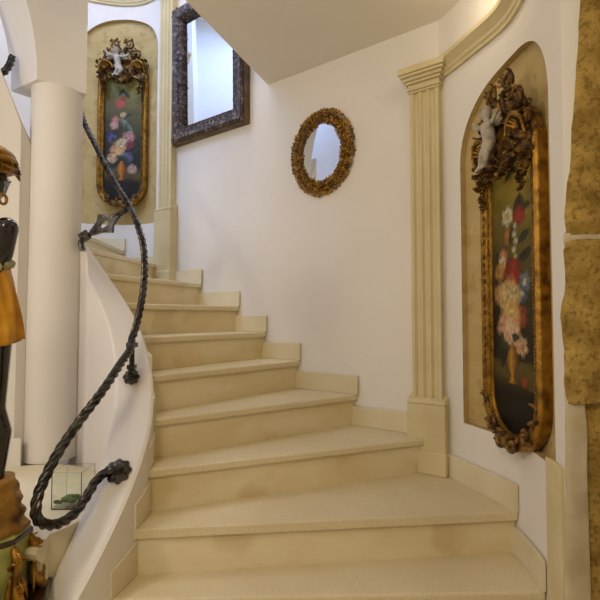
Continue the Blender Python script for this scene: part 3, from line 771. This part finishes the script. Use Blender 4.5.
# ------------------------------------------------------------------ glass box on the ledge
gb = thing('glass_box', 'open square clear glass box standing on the ledge behind the rail loop', 'box', (-.87,1.757,.74))
gx0,gx1,gy0,gy1,gz0,gz1,tk = -.926,-.814,1.701,1.813,.741,.876,.0025
mb = MB(); mb.prism([(gx0,gy0),(gx1,gy0),(gx1,gy1),(gx0,gy1)], gz0, gz0+tk); mb.build('bottom', M['glass'], gb)
for nm,pl in (('pane',[(gx0,gy0),(gx1,gy0),(gx1,gy0+tk),(gx0,gy0+tk)]),('pane',[(gx0,gy1-tk),(gx1,gy1-tk),(gx1,gy1),(gx0,gy1)]),('pane',[(gx0,gy0+tk),(gx0+tk,gy0+tk),(gx0+tk,gy1-tk),(gx0,gy1-tk)]),('pane',[(gx1-tk,gy0+tk),(gx1,gy0+tk),(gx1,gy1-tk),(gx1-tk,gy1-tk)])):
    mb = MB(); mb.prism(pl, gz0+tk, gz1); mb.build(nm, M['glass'], gb)
mo = MB(); rnd = random.Random(2)
for i in range(14): mo.ball((-.885+rnd.uniform(-.03,.03),1.74+rnd.uniform(-.025,.03),.76+rnd.uniform(0,.008)), rnd.uniform(.008,.015), (1.2,1,.7), seg=8)
o = mo.build('moss_cushion', M['moss'], None, smooth=True); o['label'] = 'little cushion of green moss lying in the glass box'; o['category'] = 'moss'

# ------------------------------------------------------------------ pedestal and figure at the left edge
pc = Vector((-.945,1.40))
pd = thing('pedestal', 'olive green octagonal pedestal with gilt scrolls and dark rims at the left edge', 'pedestal', (pc.x,pc.y,0))
def octo(ap, rot=22.5): return [(pc.x+ap/math.cos(R(22.5))*math.cos(R(rot+45*i)), pc.y+ap/math.cos(R(22.5))*math.sin(R(rot+45*i))) for i in range(8)]
def stack(mb, lv, rot=22.5):
    prev = None
    for ap,z in lv:
        cur = [mb.bm.verts.new((x,y,z)) for x,y in octo(ap,rot)]
        if prev:
            for i in range(8): mb.face([prev[i],prev[(i+1)%8],cur[(i+1)%8],cur[i]])
        else: mb.face(cur[::-1])
        prev = cur
    mb.face(prev)
mb = MB(); stack(mb, [(.094,.60),(.094,.745),(.097,.76),(.1,.783)]); mb.build('drum', M['green'], pd, bevel=.003)
mb = MB(); stack(mb, [(.102,.783),(.105,.787),(.105,.796),(.101,.8)]); mb.build('top_rim', M['darkrim'], pd)
mb = MB(); stack(mb, [(.1005,.795),(.1005,.801),(.09,.812),(.085,.815)]); mb.build('top_slab', M['green'], pd)
mb = MB(); stack(mb, [(.17,0),(.17,.1),(.15,.13),(.145,.5),(.15,.575)], 0); mb.build('body', M['green'], pd, bevel=.004)
mb = MB(); stack(mb, [(.15,.575),(.162,.58),(.162,.598),(.155,.603)], 0); mb.build('lower_rim', M['darkrim'], pd)
for i in range(8):
    a = R(22.5+45*i); e = Vector((math.cos(a),math.sin(a),0)); tt = Vector((-math.sin(a),math.cos(a),0)); c = Vector((pc.x,pc.y,0))+e*.1035
    mb = MB()
    mb.tube(catmull([c+Vector((0,0,.775)),c+e*.012+Vector((0,0,.75)),c+e*.022+Vector((0,0,.72)),c+e*.012+Vector((0,0,.68)),c+e*.02+Vector((0,0,.64)),c+e*.045+Vector((0,0,.612))],5), [.008,.014,.012,.012,.016,.012], n=8)
    mb.scroll(c+e*.03+Vector((0,0,.665)), e, (0,0,1), .024, 1.1, .007, .004, start=2.2)
    mb.scroll(c+e*.018+Vector((0,0,.745)), e, (0,0,-1), .02, 1.1, .007, .004, start=2.2)
    for q in (-1,0,1):
        mb.leaf(c+e*.01+tt*q*.012+Vector((0,0,.70)), Vector((0,0,-1))+tt*q*.25+e*.25, e, .095, .010, -.12, seg=6)
        mb.leaf(c+e*.008+tt*q*.008+Vector((0,0,.71)), Vector((0,0,1))+tt*q*.4+e*.1, e, .05, .01, .5, seg=5)
    mb.build('gilt_scroll', M['gold'], pd, smooth=True)

sx0, sy0 = -.990, 1.40
fg = thing('statue', 'black lacquered standing figure with gilt turban and saffron drapery on the pedestal', 'statue', (sx0,sy0,.815))
fg.rotation_euler = (0,0,R(-14))
# local: figure looks to -y; z up from the pedestal top
parts = []
def cap(a, r0, b2, r1): parts.append((a,r0,b2,r1))
for s_ in (-1,1):
    fx = .058 if s_ > 0 else -.03
    cap((fx*.85,0,.60), .054, (fx*1.1,-.012*s_,.37), .037); cap((fx*1.1,-.012*s_,.37), .035, (fx*1.2,.008,.29), .036); cap((fx*1.2,.008,.29), .036, (fx*1.15,.006,.16), .022)
    cap((fx*1.15,.008,.16), .023, (fx*1.2,-.05,.143), .016)
for z0,z1,r0,r1,w in ((.58,.66,.06,.052,.034),(.66,.76,.05,.056,.03),(.76,.86,.058,.062,.04),(.86,.915,.056,.038,.055)):
    for s_ in (-1,1): cap((s_*w*.6,0,z0), r0*.85, (s_*w*.75,0,z1), r1*.85)
cap((0,0,.91), .031, (0,-.008,.99), .027)
cap((.086,0,.915), .036, (.066,.012,.835), .027); cap((.066,.012,.835), .026, (.055,-.03,.755), .021); cap((.055,-.03,.755), .020, (.02,-.085,.765), .016); cap((.02,-.085,.765), .016, (.0,-.092,.77), .013)
cap((-.086,0,.915), .034, (-.11,.01,.80), .026); cap((-.11,.01,.80), .025, (-.085,-.07,.77), .02); cap((-.085,-.07,.77), .019, (-.03,-.10,.82), .015)
for q in range(4): cap((-.03,-.10,.82-.008*q), .008, (-.008,-.105-.003*q,.83-.009*q), .006)
cap((-.035,-.1,.825), .008, (-.03,-.112,.845), .006)
for q in range(4): cap((.0,-.092,.778-.007*q), .0075, (-.022,-.097,.778-.008*q), .006)
cap((.008,-.092,.78), .008, (.0,-.107,.795), .006)
hz = 1.072
cap((0,.004,hz), .064, (0,-.004,hz-.015), .062); cap((0,-.02,hz-.045), .048, (0,-.028,hz-.06), .038); cap((0,-.064,hz-.02), .008, (0,-.075,hz-.037), .012)
cap((-.014,-.066,hz-.06), .008, (.014,-.066,hz-.06), .008); cap((-.012,-.064,hz-.07), .008, (.012,-.064,hz-.07), .008)
for s_ in (-1,1):
    cap((s_*.012,-.058,hz+.002), .009, (s_*.036,-.05,hz), .009); cap((s_*.063,.0,hz-.015), .012, (s_*.062,.0,hz-.04), .01); cap((s_*.03,-.045,hz-.04), .018, (s_*.03,-.045,hz-.045), .018)
bd = chain_body('body', parts, M['ebony'], fg); remesh(bd, .006, 5)
for s_ in (-1,1):
    mb = MB(); mb.ball((s_*.024,-.0605,1.057), .0085, (1.3,.6,.8), seg=10); mb.build('eye', M['cherub'], bd, smooth=True, local=True)
# turban: wound rolls
mb = MB()
for i in range(5):
    z = 1.108+.016*i; r = .069-.004*i*i*.35
    ring = [((r)*math.cos(2*PI*k/28), .006+(r)*math.sin(2*PI*k/28), z+.014*math.sin(2*PI*k/28+i)) for k in range(28)]
    mb.tube(ring, .0165, n=8, closed=True)
mb.ball((0,.006,1.125), .064, (1,1,.85), seg=20)
for i in range(60):
    a = random.uniform(0,2*PI); z = random.uniform(1.09,1.165); r = .084-.45*max(0,z-1.12)
    mb.flower((r*math.cos(a),.006+r*math.sin(a),z), (math.cos(a),math.sin(a),.4), .011, 5)
mb.build('turban', M['gold'], fg, smooth=True, local=True)
for s_ in (-1,1):
    mb = MB(); mb.tube([(s_*.07+.0*math.cos(2*PI*k/20),.0+.014*math.cos(2*PI*k/20),1.008+.016*math.sin(2*PI*k/20)) for k in range(20)], .0045, n=8, closed=True); mb.build('earring', M['gold'], fg, smooth=True, local=True)
# drapery: pleated skirt and sash
mb = MB(); rings = []
for i in range(17):
    t = i/16; z = .80-.245*t; row = []
    for k in range(96):
        a = 2*PI*k/96
        rx = .074+.042*t+.012*math.sin(PI*t); ry = .066+.03*t
        pl = 1+(.03+.10*t)*(.6*math.sin(11*a+2*t)+.4*math.sin(17*a-3*t+1))
        row.append(mb.bm.verts.new((rx*pl*math.cos(a), ry*pl*math.sin(a), z+.018*math.sin(2*a+.5)*t)))
    rings.append(row)
for a_,b2 in zip(rings,rings[1:]):
    for k in range(96): mb.face([a_[k],a_[(k+1)%96],b2[(k+1)%96],b2[k]])
o = mb.build('drapery', M['gauze'], fg, smooth=True, local=True); sd = o.modifiers.new('thick','SOLIDIFY'); sd.thickness = .005
mb = MB(); ring = [(.076*math.cos(2*PI*k/40), .068*math.sin(2*PI*k/40), .80+.012*math.sin(4*PI*k/40)) for k in range(40)]; mb.tube(ring, .016, n=10, closed=True, lobes=3, pitch=.06, depth=.3); mb.build('sash', M['sash'], fg, smooth=True, local=True)
# rockwork base
mb = MB(); rnd = random.Random(9)
from mathutils import noise as nz_
rings = []
for i in range(19):
    z = .15*i/18; row = []
    for k in range(56):
        a = 2*PI*k/56; r = .1-.032*(i/18)**1.3
        p = Vector((2.2*math.cos(a),2.2*math.sin(a),z*34+1.2*math.sin(a)))
        r *= 1+.10*nz_.noise(p)+.05*nz_.noise(p*2.7)+.05*math.sin(z*150+3*math.sin(a))
        row.append(mb.bm.verts.new((.046+r*math.cos(a), r*math.sin(a), z)))
    rings.append(row)
for a_,b2 in zip(rings,rings[1:]):
    for k in range(56): mb.face([a_[k],a_[(k+1)%56],b2[(k+1)%56],b2[k]])
mb.face(rings[0][::-1]); mb.face(rings[-1])
mb.build('rock_base', M['rock'], fg, smooth=True, local=True)

# ------------------------------------------------------------------ light
def area(name, loc, target, size, power, color, sy=None):
    l = bpy.data.lights.new(name,'AREA'); l.energy = power; l.color = color; l.size = size
    if sy: l.shape = 'RECTANGLE'; l.size_y = sy
    o = bpy.data.objects.new(name, l); COL.objects.link(o); o.location = loc
    o.rotation_euler = (Vector(target)-Vector(loc)).to_track_quat('-Z','Y').to_euler()
    return o
area('skylight', (-2.2,2.2,5.15), (-1.9,2.6,2), 1.4, 115, (.40,.57,1.0), 2.0)
area('ceiling_lamp', (-.75,-.6,2.6), (.0,2.2,.9), .5, 15, (1.0,.85,.55))
pl_ = bpy.data.lights.new('fill_light','POINT'); pl_.energy = 36; pl_.color = (1.0,.89,.77); pl_.shadow_soft_size = .15  # added fill, no fixture here: brightens the arch underside, column and ceiling slab
po_ = bpy.data.objects.new('fill_light', pl_); COL.objects.link(po_); po_.location = (-1.7,.55,2.2)
cl_ = bpy.data.lights.new('cornice_lamp','POINT'); cl_.energy = .9; cl_.color = (1.0,.85,.6); cl_.shadow_soft_size = .03
co_ = bpy.data.objects.new('cornice_lamp', cl_); COL.objects.link(co_); co_.location = (.70,1.86,2.86)
area('upper_lamp', (-.9,2.6,5.1), (-.6,2.9,2), .6, 17, (1.0,.91,.84))
w = bpy.data.worlds.new('world'); S.world = w; w.use_nodes = True
w.node_tree.nodes['Background'].inputs[0].default_value = (.9,.85,.8,1); w.node_tree.nodes['Background'].inputs[1].default_value = .15

# ------------------------------------------------------------------ camera
cam = bpy.data.cameras.new('camera'); co = bpy.data.objects.new('camera', cam); COL.objects.link(co)
co.location = (0,0,EYE); co.rotation_euler = (R(90+2.16),0,0)
cam.sensor_fit = 'HORIZONTAL'; cam.sensor_width = 36; cam.lens = 36*450/600; cam.clip_start = .05
S.camera = co
S.view_settings.view_transform = 'Standard'; S.view_settings.look = 'None'; S.view_settings.exposure = 0; S.view_settings.gamma = 1
